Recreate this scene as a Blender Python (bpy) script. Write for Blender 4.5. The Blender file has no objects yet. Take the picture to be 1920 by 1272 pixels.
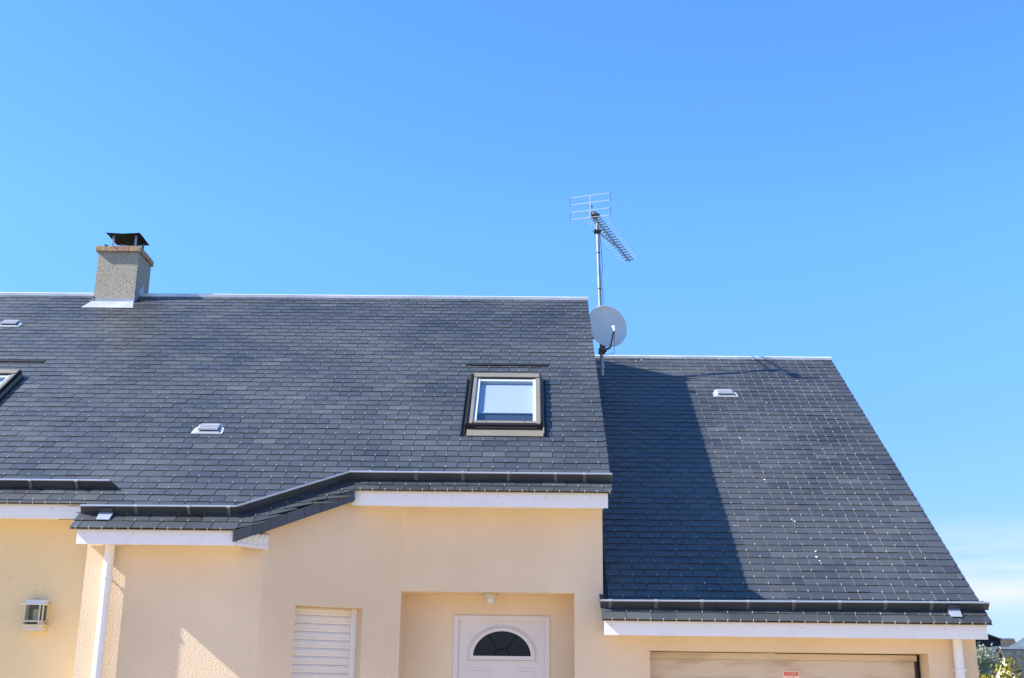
import bpy, bmesh, math, random
from mathutils import Vector, Matrix
random.seed(7)
R = math.radians
S = bpy.context.scene
C = S.collection

# ---------------------------------------------------------------- camera, sky, sun, exposure
cam = bpy.data.cameras.new("camera"); camo = bpy.data.objects.new("camera", cam); C.objects.link(camo)
cam.sensor_fit = 'HORIZONTAL'; cam.sensor_width = 36.0
cam.lens = 36.0 * 2280 / 1920
cam.clip_start = 0.05; cam.clip_end = 5000
RC = ((0.99985721, -0.0109378, 0.01288111), (0.00926258, -0.28281678, -0.95912923), (0.01413375, 0.95911159, -0.28267508))
camo.matrix_world = Matrix.Translation((0, 0, 1.6)) @ Matrix(RC).to_4x4() @ Matrix.Rotation(-0.0022, 4, 'Z')
S.camera = camo

TRAVEL = Vector((6.265, 1.0, -4.939)).normalized()      # the way the sunlight travels
SUN_EL = math.asin(-TRAVEL.z); SUN_AZ = math.atan2(-TRAVEL.x, -TRAVEL.y)
W = bpy.data.worlds.new("World"); S.world = W; W.use_nodes = True
nt = W.node_tree; N_ = nt.nodes; L_ = nt.links
N_.clear()
def wn(t, **k):
    n = N_.new(t)
    for a, b in k.items(): setattr(n, a, b)
    return n
sky = wn('ShaderNodeTexSky', sky_type='NISHITA', sun_disc=False, sun_elevation=SUN_EL, sun_rotation=SUN_AZ % (2*math.pi),
         altitude=0, air_density=1.0, dust_density=0.1, ozone_density=2.0)
hsv = wn('ShaderNodeHueSaturation'); hsv.inputs['Saturation'].default_value = 1.26; hsv.inputs['Value'].default_value = 1.0
hsv.inputs['Hue'].default_value = 0.505
L_.new(sky.outputs[0], hsv.inputs['Color'])
# thin wispy cloud low over the horizon
tc = wn('ShaderNodeTexCoord'); sep = wn('ShaderNodeSeparateXYZ'); L_.new(tc.outputs['Generated'], sep.inputs[0])
mp = wn('ShaderNodeMapping'); mp.inputs['Scale'].default_value = (2.2, 2.2, 16.0); mp.inputs['Location'].default_value = (0.35, 0.2, 0.1)
L_.new(tc.outputs['Generated'], mp.inputs[0])
cn = wn('ShaderNodeTexNoise'); cn.inputs['Scale'].default_value = 1.6; cn.inputs['Detail'].default_value = 7; cn.inputs['Roughness'].default_value = 0.5
cn.inputs['Distortion'].default_value = 0.4
L_.new(mp.outputs[0], cn.inputs['Vector'])
cr = wn('ShaderNodeMapRange'); cr.inputs['From Min'].default_value = 0.30; cr.inputs['From Max'].default_value = 0.60
L_.new(cn.outputs['Fac'], cr.inputs['Value'])
el = wn('ShaderNodeMapRange', interpolation_type='SMOOTHSTEP'); el.inputs['From Min'].default_value = 0.09; el.inputs['From Max'].default_value = 0.145; el.inputs['To Min'].default_value = 1; el.inputs['To Max'].default_value = 0
L_.new(sep.outputs['Z'], el.inputs['Value'])
eb = wn('ShaderNodeMapRange', interpolation_type='SMOOTHSTEP'); eb.inputs['From Min'].default_value = 0.055; eb.inputs['From Max'].default_value = 0.085
L_.new(sep.outputs['Z'], eb.inputs['Value'])
m1 = wn('ShaderNodeMath', operation='MULTIPLY'); L_.new(cr.outputs[0], m1.inputs[0]); L_.new(el.outputs[0], m1.inputs[1])
m2 = wn('ShaderNodeMath', operation='MULTIPLY'); L_.new(m1.outputs[0], m2.inputs[0]); L_.new(eb.outputs[0], m2.inputs[1])
m3 = wn('ShaderNodeMath', operation='MULTIPLY'); L_.new(m2.outputs[0], m3.inputs[0]); m3.inputs[1].default_value = 0.9
mix = wn('ShaderNodeMix', data_type='RGBA'); L_.new(m3.outputs[0], mix.inputs['Factor']); 
tm = wn('ShaderNodeValToRGB'); tm.color_ramp.interpolation = 'B_SPLINE'
for e_, c_ in zip([tm.color_ramp.elements[0], tm.color_ramp.elements[1], tm.color_ramp.elements.new(.22), tm.color_ramp.elements.new(.36)],
                  [(0.0, (.17, .20, .42)), (.56, (.42, .74, 1.05)), (.22, (.58, .65, .91)), (.36, (.74, .90, 1.0))]): e_.position = c_[0]; e_.color = (*c_[1], 1)
L_.new(sep.outputs['Z'], tm.inputs[0])
tn = wn('ShaderNodeMix', data_type='RGBA', blend_type='MULTIPLY'); tn.inputs['Factor'].default_value = 1.0
L_.new(hsv.outputs[0], tn.inputs['A']); L_.new(tm.outputs['Color'], tn.inputs['B']); L_.new(tn.outputs['Result'], mix.inputs['A'])
mix.inputs['B'].default_value = (3.3, 3.0, 3.1, 1)
bg = wn('ShaderNodeBackground'); bg.inputs['Strength'].default_value = 0.138
L_.new(mix.outputs['Result'], bg.inputs['Color'])
wo = wn('ShaderNodeOutputWorld'); L_.new(bg.outputs[0], wo.inputs[0])

sl = bpy.data.lights.new("sun", 'SUN'); sl.energy = 5.0; sl.angle = R(0.53); sl.color = (1.0, 0.94, 0.84)
slo = bpy.data.objects.new("sun", sl); C.objects.link(slo)
slo.rotation_euler = TRAVEL.to_track_quat('-Z', 'Y').to_euler(); slo.location = (-20, -3, 20)
S.view_settings.view_transform = 'Standard'; S.view_settings.look = 'None'
S.view_settings.exposure = 1.35; S.view_settings.gamma = 1.0; S.view_settings.use_curve_mapping = False
S.cycles.max_bounces = 8; S.cycles.diffuse_bounces = 5; S.cycles.transparent_max_bounces = 12

# ---------------------------------------------------------------- materials
def mat(name, col, rough=0.6, metal=0.0, spec=0.5, col2=None, nscale=8.0, detail=4.0, lo=0.35, hi=0.65,
        bump=0.0, bscale=60.0, bdist=0.01, attr=False, stretch=None, trans=0.0, rough2=None, bdetail=3.0, specks=False):
    m = bpy.data.materials.new(name); m.use_nodes = True
    t = m.node_tree; b = t.nodes['Principled BSDF']
    b.inputs['Base Color'].default_value = (*col, 1); b.inputs['Roughness'].default_value = rough
    b.inputs['Metallic'].default_value = metal; b.inputs['Specular IOR Level'].default_value = spec
    co = t.nodes.new('ShaderNodeTexCoord'); src = co.outputs['Object']
    if stretch:
        mm = t.nodes.new('ShaderNodeMapping'); mm.inputs['Scale'].default_value = stretch; t.links.new(src, mm.inputs[0]); src = mm.outputs[0]
    if col2:
        n = t.nodes.new('ShaderNodeTexNoise'); n.inputs['Scale'].default_value = nscale; n.inputs['Detail'].default_value = detail
        t.links.new(src, n.inputs['Vector'])
        r = t.nodes.new('ShaderNodeMapRange'); r.inputs['From Min'].default_value = lo; r.inputs['From Max'].default_value = hi
        if attr:
            a = t.nodes.new('ShaderNodeAttribute'); a.attribute_name = 'rnd'
            ad = t.nodes.new('ShaderNodeMath'); ad.operation = 'MULTIPLY_ADD'; ad.inputs[1].default_value = 0.55
            t.links.new(n.outputs['Fac'], ad.inputs[0]); 
            sc = t.nodes.new('ShaderNodeMath'); sc.operation = 'MULTIPLY'; sc.inputs[1].default_value = 0.45
            t.links.new(a.outputs['Fac'], sc.inputs[0]); t.links.new(sc.outputs[0], ad.inputs[2])
            t.links.new(ad.outputs[0], r.inputs['Value'])
        else:
            t.links.new(n.outputs['Fac'], r.inputs['Value'])
        x = t.nodes.new('ShaderNodeMix'); x.data_type = 'RGBA'; x.inputs['A'].default_value = (*col, 1); x.inputs['B'].default_value = (*col2, 1)
        t.links.new(r.outputs[0], x.inputs['Factor']); t.links.new(x.outputs['Result'], b.inputs['Base Color'])
        if specks:      # small dark flecks and grains in the render coat
            n3 = t.nodes.new('ShaderNodeTexNoise'); n3.inputs['Scale'].default_value = 26; n3.inputs['Detail'].default_value = 3; t.links.new(src, n3.inputs['Vector'])
            r3 = t.nodes.new('ShaderNodeMapRange'); r3.inputs['From Min'].default_value = .68; r3.inputs['From Max'].default_value = .74; r3.inputs['To Max'].default_value = .2
            t.links.new(n3.outputs['Fac'], r3.inputs['Value'])
            x3 = t.nodes.new('ShaderNodeMix'); x3.data_type = 'RGBA'; x3.inputs['B'].default_value = (.20, .15, .10, 1)
            t.links.new(x.outputs['Result'], x3.inputs['A']); t.links.new(r3.outputs[0], x3.inputs['Factor']); t.links.new(x3.outputs['Result'], b.inputs['Base Color'])
        if rough2 is not None:
            y = t.nodes.new('ShaderNodeMapRange'); y.inputs['To Min'].default_value = rough; y.inputs['To Max'].default_value = rough2
            t.links.new(r.outputs[0], y.inputs['Value']); t.links.new(y.outputs[0], b.inputs['Roughness'])
    if bump:
        n2 = t.nodes.new('ShaderNodeTexNoise'); n2.inputs['Scale'].default_value = bscale; n2.inputs['Detail'].default_value = bdetail
        t.links.new(src, n2.inputs['Vector'])
        bp = t.nodes.new('ShaderNodeBump'); bp.inputs['Strength'].default_value = bump; bp.inputs['Distance'].default_value = bdist
        t.links.new(n2.outputs['Fac'], bp.inputs['Height']); t.links.new(bp.outputs[0], b.inputs['Normal'])
    return m

M = {}
M['slate'] = mat('slate', (.024, .0275, .031), .40, spec=.85, col2=(.066, .073, .078), nscale=.8, detail=8, attr=True, lo=.30, hi=.72, bump=.35, bscale=55, bdist=.004, rough2=.52)
M['edge'] = mat('sunlit_slate_edge', (.21, .205, .19), .8)  # sunlight put into the colour of the sun-facing slate sides
M['hook'] = mat('slate_hook_metal', (.40, .37, .31), .5, metal=.3)
M['dropping'] = mat('bird_dropping', (.75, .75, .72), .8)
M['stucco'] = mat('stucco', (.70, .575, .41), .9, spec=.2, col2=(.63, .51, .355), nscale=1.1, detail=8, bump=.5, bscale=72, bdist=.008, specks=True, bdetail=5)
M['stucco_y'] = mat('yellower_stucco', (.72, .585, .36), .9, spec=.2, col2=(.66, .54, .315), nscale=1.1, detail=8, bump=.5, bscale=72, bdist=.008, specks=True, bdetail=5)
M['white'] = mat('white_pvc', (.74, .735, .72), .35, col2=(.70, .69, .67), nscale=5, detail=8, lo=.5, hi=.75)
M['door'] = mat('white_door_paint', (.64, .605, .565), .4, col2=(.60, .565, .525), nscale=1.5)
M['shut'] = mat('cream_shutter', (.70, .67, .61), .45, col2=(.65, .62, .56), nscale=3)
M['zinc'] = mat('bright_zinc', (.40, .43, .47), .5, metal=.15, col2=(.31, .335, .37), nscale=3, detail=6)
M['gutter'] = mat('grey_zinc', (.045, .058, .070), .45, metal=.2, col2=(.032, .042, .052), nscale=3.5, detail=6, bump=.15, bscale=12, bdist=.01)
M['bracket'] = mat('dull_bracket_zinc', (.11, .12, .125), .55, metal=.1)
M['rim'] = mat('gutter_rim_zinc', (.42, .47, .54), .35, metal=.5)
M['ridge'] = mat('ridge_zinc', (.58, .61, .66), .5, metal=.15, col2=(.44, .47, .52), nscale=3, detail=6)
M['render'] = mat('roughcast', (.42, .385, .31), .95, spec=.2, col2=(.27, .25, .20), nscale=48, detail=6, lo=.45, hi=.75, bump=1.0, bscale=85, bdist=.02)
M['tile'] = mat('terracotta', (.40, .27, .15), .85, col2=(.20, .11, .07), nscale=14, detail=6, lo=.5, hi=.7, bump=.4, bscale=40, bdist=.01)
M['tiler'] = mat('terracotta_red', (.36, .21, .14), .85, col2=(.20, .11, .07), nscale=14, detail=6, lo=.5, hi=.7)
M['mortar'] = mat('mortar', (.10, .09, .08), .9)
M['black'] = mat('black_metal', (.002, .002, .003), .6, spec=.1, metal=.0, col2=(.004, .003, .003), nscale=12, lo=.6, hi=.75)
M['taupe'] = mat('taupe_aluminium', (.195, .175, .14), .5, metal=.1, col2=(.175, .155, .125), nscale=3)
M['brown'] = mat('dark_flashing', (.012, .012, .013), .55, spec=.3)
M['blind'] = mat('blind_cloth', (.82, .84, .86), .9)
M['sash'] = mat('sash_white', (.38, .43, .49), .4)
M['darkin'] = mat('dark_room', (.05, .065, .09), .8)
M['steel'] = mat('galvanised_steel', (.30, .34, .36), .42, metal=.5, col2=(.22, .25, .27), nscale=6)
M['alu'] = mat('aluminium', (.60, .65, .70), .35, metal=.5)
M['plastic'] = mat('black_plastic', (.03, .035, .045), .5)
M['dish'] = mat('dish_enamel', (.60, .64, .62), .45, col2=(.55, .59, .58), nscale=4)
M['cream'] = mat('cream_plastic', (.56, .51, .40), .5)
M['gdoor'] = mat('garage_door_panel', (.56, .49, .38), .7, col2=(.34, .26, .17), nscale=2.0, detail=9, lo=.46, hi=.72, stretch=(1, 1, 5), bump=.2, bscale=18, bdist=.006)
M['red'] = mat('red_sticker', (.62, .12, .05), .5)
M['pale'] = mat('sticker_print', (.80, .62, .52), .5)
M['bark'] = mat('bark', (.10, .075, .05), .9, bump=.5, bscale=30)
M['fwhite'] = mat('white_render', (.70, .66, .52), .9, col2=(.64, .60, .47), nscale=1)
M['fgrey'] = mat('shaded_white_render', (.38, .42, .48), .9)  # white wall with its shade put into the blue-grey colour
M['froof'] = mat('far_slates', (.028, .033, .036), .7, spec=.2, col2=(.055, .063, .067), nscale=3.5, detail=8, bump=.3, bscale=6, bdist=.03)
M['froof2'] = mat('far_grey_slates', (.05, .07, .085), .6, spec=.2, col2=(.08, .105, .12), nscale=1.5, detail=8)
M['fbrown'] = mat('far_brown_tiles', (.075, .065, .057), .8, spec=.2, col2=(.04, .038, .036), nscale=2.5, detail=9)
M['fdark'] = mat('far_dark_cladding', (.018, .020, .028), .8)
M['verge'] = mat('brown_verge', (.06, .045, .035), .8)

def leafmat(name, a, b, tr):
    m = mat(name, a, .55, col2=b, nscale=2.5, detail=3, attr=True, lo=.2, hi=.8)
    t = m.node_tree; p = t.nodes['Principled BSDF']; o = t.nodes['Material Output']
    tl = t.nodes.new('ShaderNodeBsdfTranslucent'); mx = t.nodes.new('ShaderNodeMixShader'); mx.inputs[0].default_value = tr
    s = p.inputs['Base Color'].links[0].from_socket; t.links.new(s, tl.inputs[0])
    t.links.new(p.outputs[0], mx.inputs[1]); t.links.new(tl.outputs[0], mx.inputs[2]); t.links.new(mx.outputs[0], o.inputs[0])
    return m
M['olive'] = leafmat('silver_leaves', (.17, .20, .13), (.36, .41, .31), .3)
M['shrub'] = leafmat('yellow_green_leaves', (.09, .11, .015), (.42, .33, .05), .4)

def glassmat(name, tint, base):
    m = bpy.data.materials.new(name); m.use_nodes = True; t = m.node_tree; t.nodes.clear()
    o = t.nodes.new('ShaderNodeOutputMaterial'); mx = t.nodes.new('ShaderNodeMixShader')
    tr = t.nodes.new('ShaderNodeBsdfTransparent'); tr.inputs[0].default_value = (*tint, 1)
    gl = t.nodes.new('ShaderNodeBsdfGlossy'); gl.inputs['Roughness'].default_value = .02
    lw = t.nodes.new('ShaderNodeLayerWeight'); pw = t.nodes.new('ShaderNodeMath'); pw.operation = 'POWER'; pw.inputs[1].default_value = 4
    t.links.new(lw.outputs['Facing'], pw.inputs[0])
    ad = t.nodes.new('ShaderNodeMath'); ad.operation = 'ADD'; ad.inputs[1].default_value = base
    t.links.new(pw.outputs[0], ad.inputs[0]); t.links.new(ad.outputs[0], mx.inputs[0])
    t.links.new(tr.outputs[0], mx.inputs[1]); t.links.new(gl.outputs[0], mx.inputs[2]); t.links.new(mx.outputs[0], o.inputs[0])
    return m
M['glass'] = glassmat('window_glass', (.80, .84, .87), .05)
M['lampglass'] = glassmat('lamp_glass', (.62, .63, .50), .05)
M['doorglass'] = mat('dark_door_glass', (.006, .009, .014), .12, spec=.3)

# ---------------------------------------------------------------- mesh helper
class MB:
    def __init__(s): s.v = []; s.f = []; s.m = []; s.r = []
    def poly(s, pts, mi=0, r=.5):
        b = len(s.v); s.v += [tuple(p) for p in pts]; s.f.append(tuple(range(b, b+len(pts)))); s.m.append(mi); s.r.append(r)
    def prism(s, bot, top, mi=0, r=.5, side=None):
        n = len(bot); b = len(s.v); s.v += [tuple(p) for p in bot] + [tuple(p) for p in top]
        fs = [tuple(reversed(range(b, b+n))), tuple(range(b+n, b+2*n))]
        for i in range(n): j = (i+1) % n; fs.append((b+i, b+j, b+n+j, b+n+i))
        for k, f in enumerate(fs): s.f.append(f); s.m.append(mi if (k < 2 or side is None) else side); s.r.append(r)
    def box(s, x0, x1, y0, y1, z0, z1, mi=0, T=None, r=.5):
        b = [Vector((x0, y0, z0)), Vector((x1, y0, z0)), Vector((x1, y1, z0)), Vector((x0, y1, z0))]
        t = [Vector((x0, y0, z1)), Vector((x1, y0, z1)), Vector((x1, y1, z1)), Vector((x0, y1, z1))]
        if T: b = [T(p) for p in b]; t = [T(p) for p in t]
        s.prism(b, t, mi, r)
    def tube(s, a, b, ra, rb=None, n=12, mi=0, cap=True):
        a = Vector(a); b = Vector(b); rb = ra if rb is None else rb
        d = (b-a).normalized(); u = d.orthogonal().normalized(); w = d.cross(u)
        A = [a + (u*math.cos(2*math.pi*i/n) + w*math.sin(2*math.pi*i/n))*ra for i in range(n)]
        B = [b + (u*math.cos(2*math.pi*i/n) + w*math.sin(2*math.pi*i/n))*rb for i in range(n)]
        k = len(s.v); s.v += [tuple(p) for p in A+B]
        for i in range(n): j = (i+1) % n; s.f.append((k+i, k+j, k+n+j, k+n+i)); s.m.append(mi); s.r.append(.5)
        if cap:
            s.f.append(tuple(reversed(range(k, k+n)))); s.m.append(mi); s.r.append(.5)
            s.f.append(tuple(range(k+n, k+2*n))); s.m.append(mi); s.r.append(.5)
    def path(s, pts, r, n=8, mi=0):
        for a, b in zip(pts, pts[1:]): s.tube(a, b, r, n=n, mi=mi)
    def build(s, name, mats, parent=None, smooth=False, bevel=0, attr=False):
        me = bpy.data.meshes.new(name); me.from_pydata(s.v, [], s.f)
        if not isinstance(mats, (list, tuple)): mats = [mats]
        for m in mats: me.materials.append(m)
        me.polygons.foreach_set('material_index', s.m)
        if attr:
            a = me.attributes.new('rnd', 'FLOAT', 'FACE'); a.data.foreach_set('value', s.r)
        if smooth:
            me.polygons.foreach_set('use_smooth', [True]*len(me.polygons))
            try: me.set_sharp_from_angle(angle=R(40))
            except Exception: pass
        bm = bmesh.new(); bm.from_mesh(me); bmesh.ops.recalc_face_normals(bm, faces=bm.faces); bm.to_mesh(me); bm.free()
        me.update()
        o = bpy.data.objects.new(name, me); C.objects.link(o)
        if bevel:
            b = o.modifiers.new('bevel', 'BEVEL'); b.width = bevel; b.segments = 2; b.limit_method = 'ANGLE'
        if parent: 
            o.parent = parent; o.matrix_parent_inverse = world_of(parent).inverted()
        return o
def world_of(o):
    m = Matrix.Translation(o.location) @ o.rotation_euler.to_matrix().to_4x4()
    if o.parent: m = world_of(o.parent) @ o.matrix_parent_inverse @ m
    return m
def tag(o, label, cat, group=None, kind=None):
    if label: o['label'] = label
    if cat: o['category'] = cat
    if group: o['group'] = group
    if kind: o['kind'] = kind
    return o
def empty(name, loc):
    o = bpy.data.objects.new(name, None); C.objects.link(o); o.location = loc; o.empty_display_size = .2
    return o
def copy_tree(o, parent=None):
    c = o.copy(); C.objects.link(c)
    if parent: c.parent = parent
    for ch in o.children: copy_tree(ch, c)
    return c

# ---------------------------------------------------------------- roof frames: x along the eaves, s up the slope, h off the slates
TH = R(37.5); CT, ST, TT = math.cos(TH), math.sin(TH), math.tan(TH)
def frame(y0, z0):
    return lambda x, s, h=0.0: Vector((x, y0 + s*CT - h*ST, z0 + s*ST + h*CT))
PM = frame(10.69, 3.343)          # main roof, s=0 at the middle eaves
PG = frame(10.74, 2.248)          # garage roof
XR = .759; XG = 4.01
S_RIDGE = 5.155; SG_RIDGE = 6.035
EXP = .115; SW = .2205
S_LEFT, S_BAY, S_MID = -.305, -.72, 0.0
XA, XB, XC = -3.80, -2.43, -1.52
def eave_main(x):
    if x < XA: return S_LEFT
    if x < XB: return S_BAY
    if x < XC: return S_BAY + (x-XB)/(XC-XB)*(S_MID-S_BAY)
    return S_MID

def slates(mb, P, x0, x1, smin, smax, eave, breaks, off, holes, left_rake=False):
    k = 0; s = smin
    while s < smax - .02:
        xs = x0 - SW + (off if k % 2 else off + SW/2)
        lastk = None
        while xs < x1:
            a = max(xs + .0032, x0); b = min(xs + SW - .0032, x1); xs += SW
            if b - a < .03: continue
            if x1 - b < .07 and b < x1: b = x1
            top = min(s + EXP + .028, smax)
            js = random.uniform(-.0022, .0022); jh = random.uniform(-.0012, .0022); tl = random.uniform(-.0016, .0016)
            xc = (a+b)/2
            if any(h[0] < xc < h[1] and h[2] < s + EXP*.5 < h[3] for h in holes): continue
            xs_ = [a] + [q for q in breaks if a + 1e-4 < q < b - 1e-4] + [b]
            bot = []
            for q in xs_:
                e = eave(q if q < x1 else q - 1e-3)
                bot.append((q, min(max(s + js + (tl if q > xc else -tl), e), top)))
            if all(t[1] >= top - .012 for t in bot): continue
            # step at a break in the eaves line
            pts = []
            for i, (q, v) in enumerate(bot):
                if q in breaks:
                    vl = min(max(s, eave(q-1e-4)), top); vr = min(max(s, eave(q+1e-4)), top)
                    pts.append((q, vl)); 
                    if abs(vl-vr) > .004: pts.append((q, vr))
                else: pts.append((q, v))
            if b >= x1 - 1e-4 and random.random() < .9:       # trimmed corner on the verge
                c = random.uniform(.014, .026); pts = pts[:-1] + [(b - c*1.5, pts[-1][1]), (b + random.uniform(.0, .006), pts[-1][1] + c)]
            if left_rake and a <= x0 + 1e-4:
                c = .02; pts = [(a, pts[0][1]+c), (a+c, pts[0][1])] + pts[1:]
            pts += [(b, top), (a, top)]
            span = EXP + .028
            def hh(v, th): 
                f = 1 - min(max((v - s)/span, 0), 1)
                return (.0015 + .0072*f + jh*f) + th
            th = random.uniform(.0058, .0075)
            B = [P(q, v, hh(v, 0)) for q, v in pts]; T = [P(q, v, hh(v, th)) for q, v in pts]
            r = min(1, max(0, random.gauss(.42, .10)));
            if random.random() < .02: r = min(1, r + .35)
            mb.prism(B, T, 0, r)
            for i_, (p_, q_) in enumerate(zip(pts, pts[1:]+pts[:1])):
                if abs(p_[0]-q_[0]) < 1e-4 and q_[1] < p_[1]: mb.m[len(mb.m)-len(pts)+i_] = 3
            # hook
            e = max(s, eave(xc))
            if e <= s + .02 and s - eave(xc) > .03 and b - a > .12 and abs((a+b)/2 - (a + SW/2)) < .02:
                hx = xc + random.uniform(-.006, .006); w = random.uniform(.0012, .0028); s0 = s + js
                t0 = hh(s0, th)
                mb.prism([P(hx-w, s0-.004, -.001), P(hx+w, s0-.004, -.001), P(hx+w, s0+.026, t0-.001), P(hx-w, s0+.026, t0-.001)],
                         [P(hx-w, s0-.006, t0+.003), P(hx+w, s0-.006, t0+.003), P(hx+w, s0+.028, t0+.0025), P(hx-w, s0+.028, t0+.0025)], 1)
        s += EXP; k += 1

# ================================================================= THE HOUSE
house = tag(empty('house', (-1.5, 10.9, 0)), 'cream rendered house under dark slate roofs with a lower garage wing at its right', 'house')

# --- roofs
mb = MB()
SKY_S0, SKY_S1 = 1.10, 2.55
slates(mb, PM, -9.6, XR, S_BAY, S_RIDGE, eave_main, (XA, XB, XC), .031, [(-.60, .13, SKY_S0+.05, SKY_S1-.03), (-6.27, -5.55, SKY_S0-.02, SKY_S1-.1)])
# second row of hooks and a doubled slate course along the eaves
for (xa, xb, se) in ((-9.5, XA, S_LEFT), (XA, XB, S_BAY), (XC, XR, S_MID)):
    x = xa + .05
    while x < xb - .02:
        mb.box(x-.0026, x+.0026, se-.006, se+.016, -.004, .016, 1, T=lambda p: PM(p.x, p.y, p.z)); x += SW/2
    mb.box(xa, xb, se+.002, se+.16, -.0065, -.001, 0, T=lambda p: PM(p.x, p.y, p.z), r=.4)
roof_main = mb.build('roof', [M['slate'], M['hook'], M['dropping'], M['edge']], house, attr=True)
mb = MB()
poly = [(-9.6, S_LEFT+.055), (XA-.0, S_LEFT+.055), (XA+.02, S_BAY+.055), (XB, S_BAY+.055), (XC, S_MID+.055), (XR-.02, S_MID+.055), (XR-.02, S_RIDGE), (-9.6, S_RIDGE)]
mb.prism([PM(x, s, -.03) for x, s in poly], [PM(x, s, -.008) for x, s in poly])
y1, z1 = PM(0, S_RIDGE).y, PM(0, S_RIDGE).z
yc = y1 + .03
for q in range(1): mb.prism([(-9.6, yc, z1-.03), (XR, yc, z1-.03), (XR, yc+4.4, z1-.03-4.4*TT), (-9.6, yc+4.4, z1-.03-4.4*TT)],
                            [(-9.6, yc, z1), (XR, yc, z1), (XR, yc+4.4, z1-4.4*TT), (-9.6, yc+4.4, z1-4.4*TT)])
mb.build('roof_deck', M['slate'], roof_main, attr=True)
def ridge(x0, x1, y, z, parent):
    mb = MB(); prof = [(-.022, -.004), (-.024, .030), (-.012, .036), (.022, .052), (.056, .036), (.068, .030), (.066, -.004)]
    x = x0
    while x < x1 - 1e-3:
        e = min(x + 2.0, x1)
        for (a, b) in zip(prof, prof[1:]):
            mb.poly([(x, y+a[0], z+a[1]), (e, y+a[0], z+a[1]), (e, y+b[0], z+b[1]), (x, y+b[0], z+b[1])])
        mb.poly([(e, y+a, z+b) for a, b in prof]); mb.poly([(x, y+a, z+b) for a, b in prof])
        if e < x1:
            mb.prism([(e-.012, y+a*1.0, z+b) for a, b in prof], [(e+.012, y+a, z+b+.004) for a, b in prof])
        x = e
    return mb.build('ridge_cap', M['ridge'], parent)
ridge(-9.6, -5.50, y1, z1, roof_main); ridge(-4.99, XR+.01, y1, z1, roof_main)

mb = MB()
slates(mb, PG, .655, XG, 0, SG_RIDGE, lambda x: 0.0, (), .11, [], left_rake=True)
x = .75
while x < XG-.02:
    mb.box(x-.0028, x+.0028, -.006, .016, -.004, .016, 1, T=lambda p: PG(p.x, p.y, p.z)); x += SW/2
mb.box(.66, XG, .002, .16, -.0065, -.001, 0, T=lambda p: PG(p.x, p.y, p.z), r=.4)
for (x, s, r) in ((2.42, 3.62, .012), (2.44, 3.55, .008), (2.52, 2.60, .016), (2.50, 2.64, .008), (2.66, 1.72, .014), (2.64, 1.76, .01), (2.74, 1.15, .011), (2.73, 1.05, .018), (2.745, .98, .010),
                  (2.05, 1.62, .009), (1.9, 1.25, .008), (3.1, 2.3, .006), (1.62, .58, .013), (2.9, 4.6, .012), (3.05, 3.9, .008), (3.4, 5.3, .007), (1.5, 5.95, .014), (1.42, 5.9, .01), (3.15, 4.2, .007)):
    n = 9; mb.poly([PG(x + math.cos(a*6.283/n)*r*.6*random.uniform(.6, 1.1), s + math.sin(a*6.283/n)*r*.6*random.uniform(.8, 2.0), .0165) for a in range(n)], 2)
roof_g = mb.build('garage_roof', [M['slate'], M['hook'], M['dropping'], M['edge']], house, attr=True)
mb = MB(); yg, zg = PG(0, SG_RIDGE).y, PG(0, SG_RIDGE).z
mb.prism([PG(.67, .055, -.03), PG(XG-.02, .055, -.03), PG(XG-.02, SG_RIDGE, -.03), PG(.67, SG_RIDGE, -.03)],
         [PG(.67, .055, -.008), PG(XG-.02, .055, -.008), PG(XG-.02, SG_RIDGE, -.008), PG(.67, SG_RIDGE, -.008)])
mb.prism([(.70, yg+.03, zg-.03), (XG, yg+.03, zg-.03), (XG, yg+4.4, zg-.03-4.37*TT), (.70, yg+4.4, zg-.03-4.37*TT)],
         [(.70, yg+.03, zg), (XG, yg+.03, zg), (XG, yg+4.4, zg-4.37*TT), (.70, yg+4.4, zg-4.37*TT)])
mb.build('roof_deck', M['slate'], roof_g, attr=True)
ridge(.76, XG+.005, yg, zg, roof_g)
# zinc soaker where the garage slates meet the main wall, and the small piece of slate-hung edge
mb = MB()
mb.prism([PG(.695, .33, .01), PG(.735, .33, .01), PG(.735, SG_RIDGE, .01), PG(.695, SG_RIDGE, .01)], [PG(.695, .33, .018), PG(.735, .33, .018), PG(.735, SG_RIDGE, .018), PG(.695, SG_RIDGE, .018)])
mb.build('soaker_flashing', M['brown'], roof_g)

# --- walls
def zm(y): return 3.343 + (y-10.69)*TT - .045
def zgf(y): return 2.248 + (y-10.74)*TT - .045
mb = MB()
Y0, YB, YL = 11.03, 10.43, 10.78
# garage and middle wall (one plane), openings left free
def wallq(x0, x1, z0, z1, y=Y0): mb.poly([(x0, y, z0), (x1, y, z0), (x1, y, z1), (x0, y, z1)])
PX0, PX1, PZ = -1.108, .436, 2.497
GX0, GX1, GZ = 1.096, 3.529, 2.012
zt = zm(Y0)
wallq(-1.12, PX0, 0, zt); wallq(PX0, PX1, PZ, zt); wallq(PX1, .69, 0, zt)
ztg = zgf(Y0)
wallq(.69, GX0, 0, ztg); wallq(GX0, GX1, GZ, ztg); wallq(GX1, 3.955, 0, ztg)
# porch recess
PD = 11.38
mb.poly([(PX0, Y0, 0), (PX0, PD, 0), (PX0, PD, PZ), (PX0, Y0, PZ)]); mb.poly([(PX1, Y0, 0), (PX1, PD, 0), (PX1, PD, PZ), (PX1, Y0, PZ)])
mb.poly([(PX0, Y0, PZ), (PX1, Y0, PZ), (PX1, PD, PZ), (PX0, PD, PZ)])
wallq(PX0, -.652, 0, PZ, PD); wallq(.226, PX1, 0, PZ, PD); wallq(-.652, .226, 2.316, PZ, PD)
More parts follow.
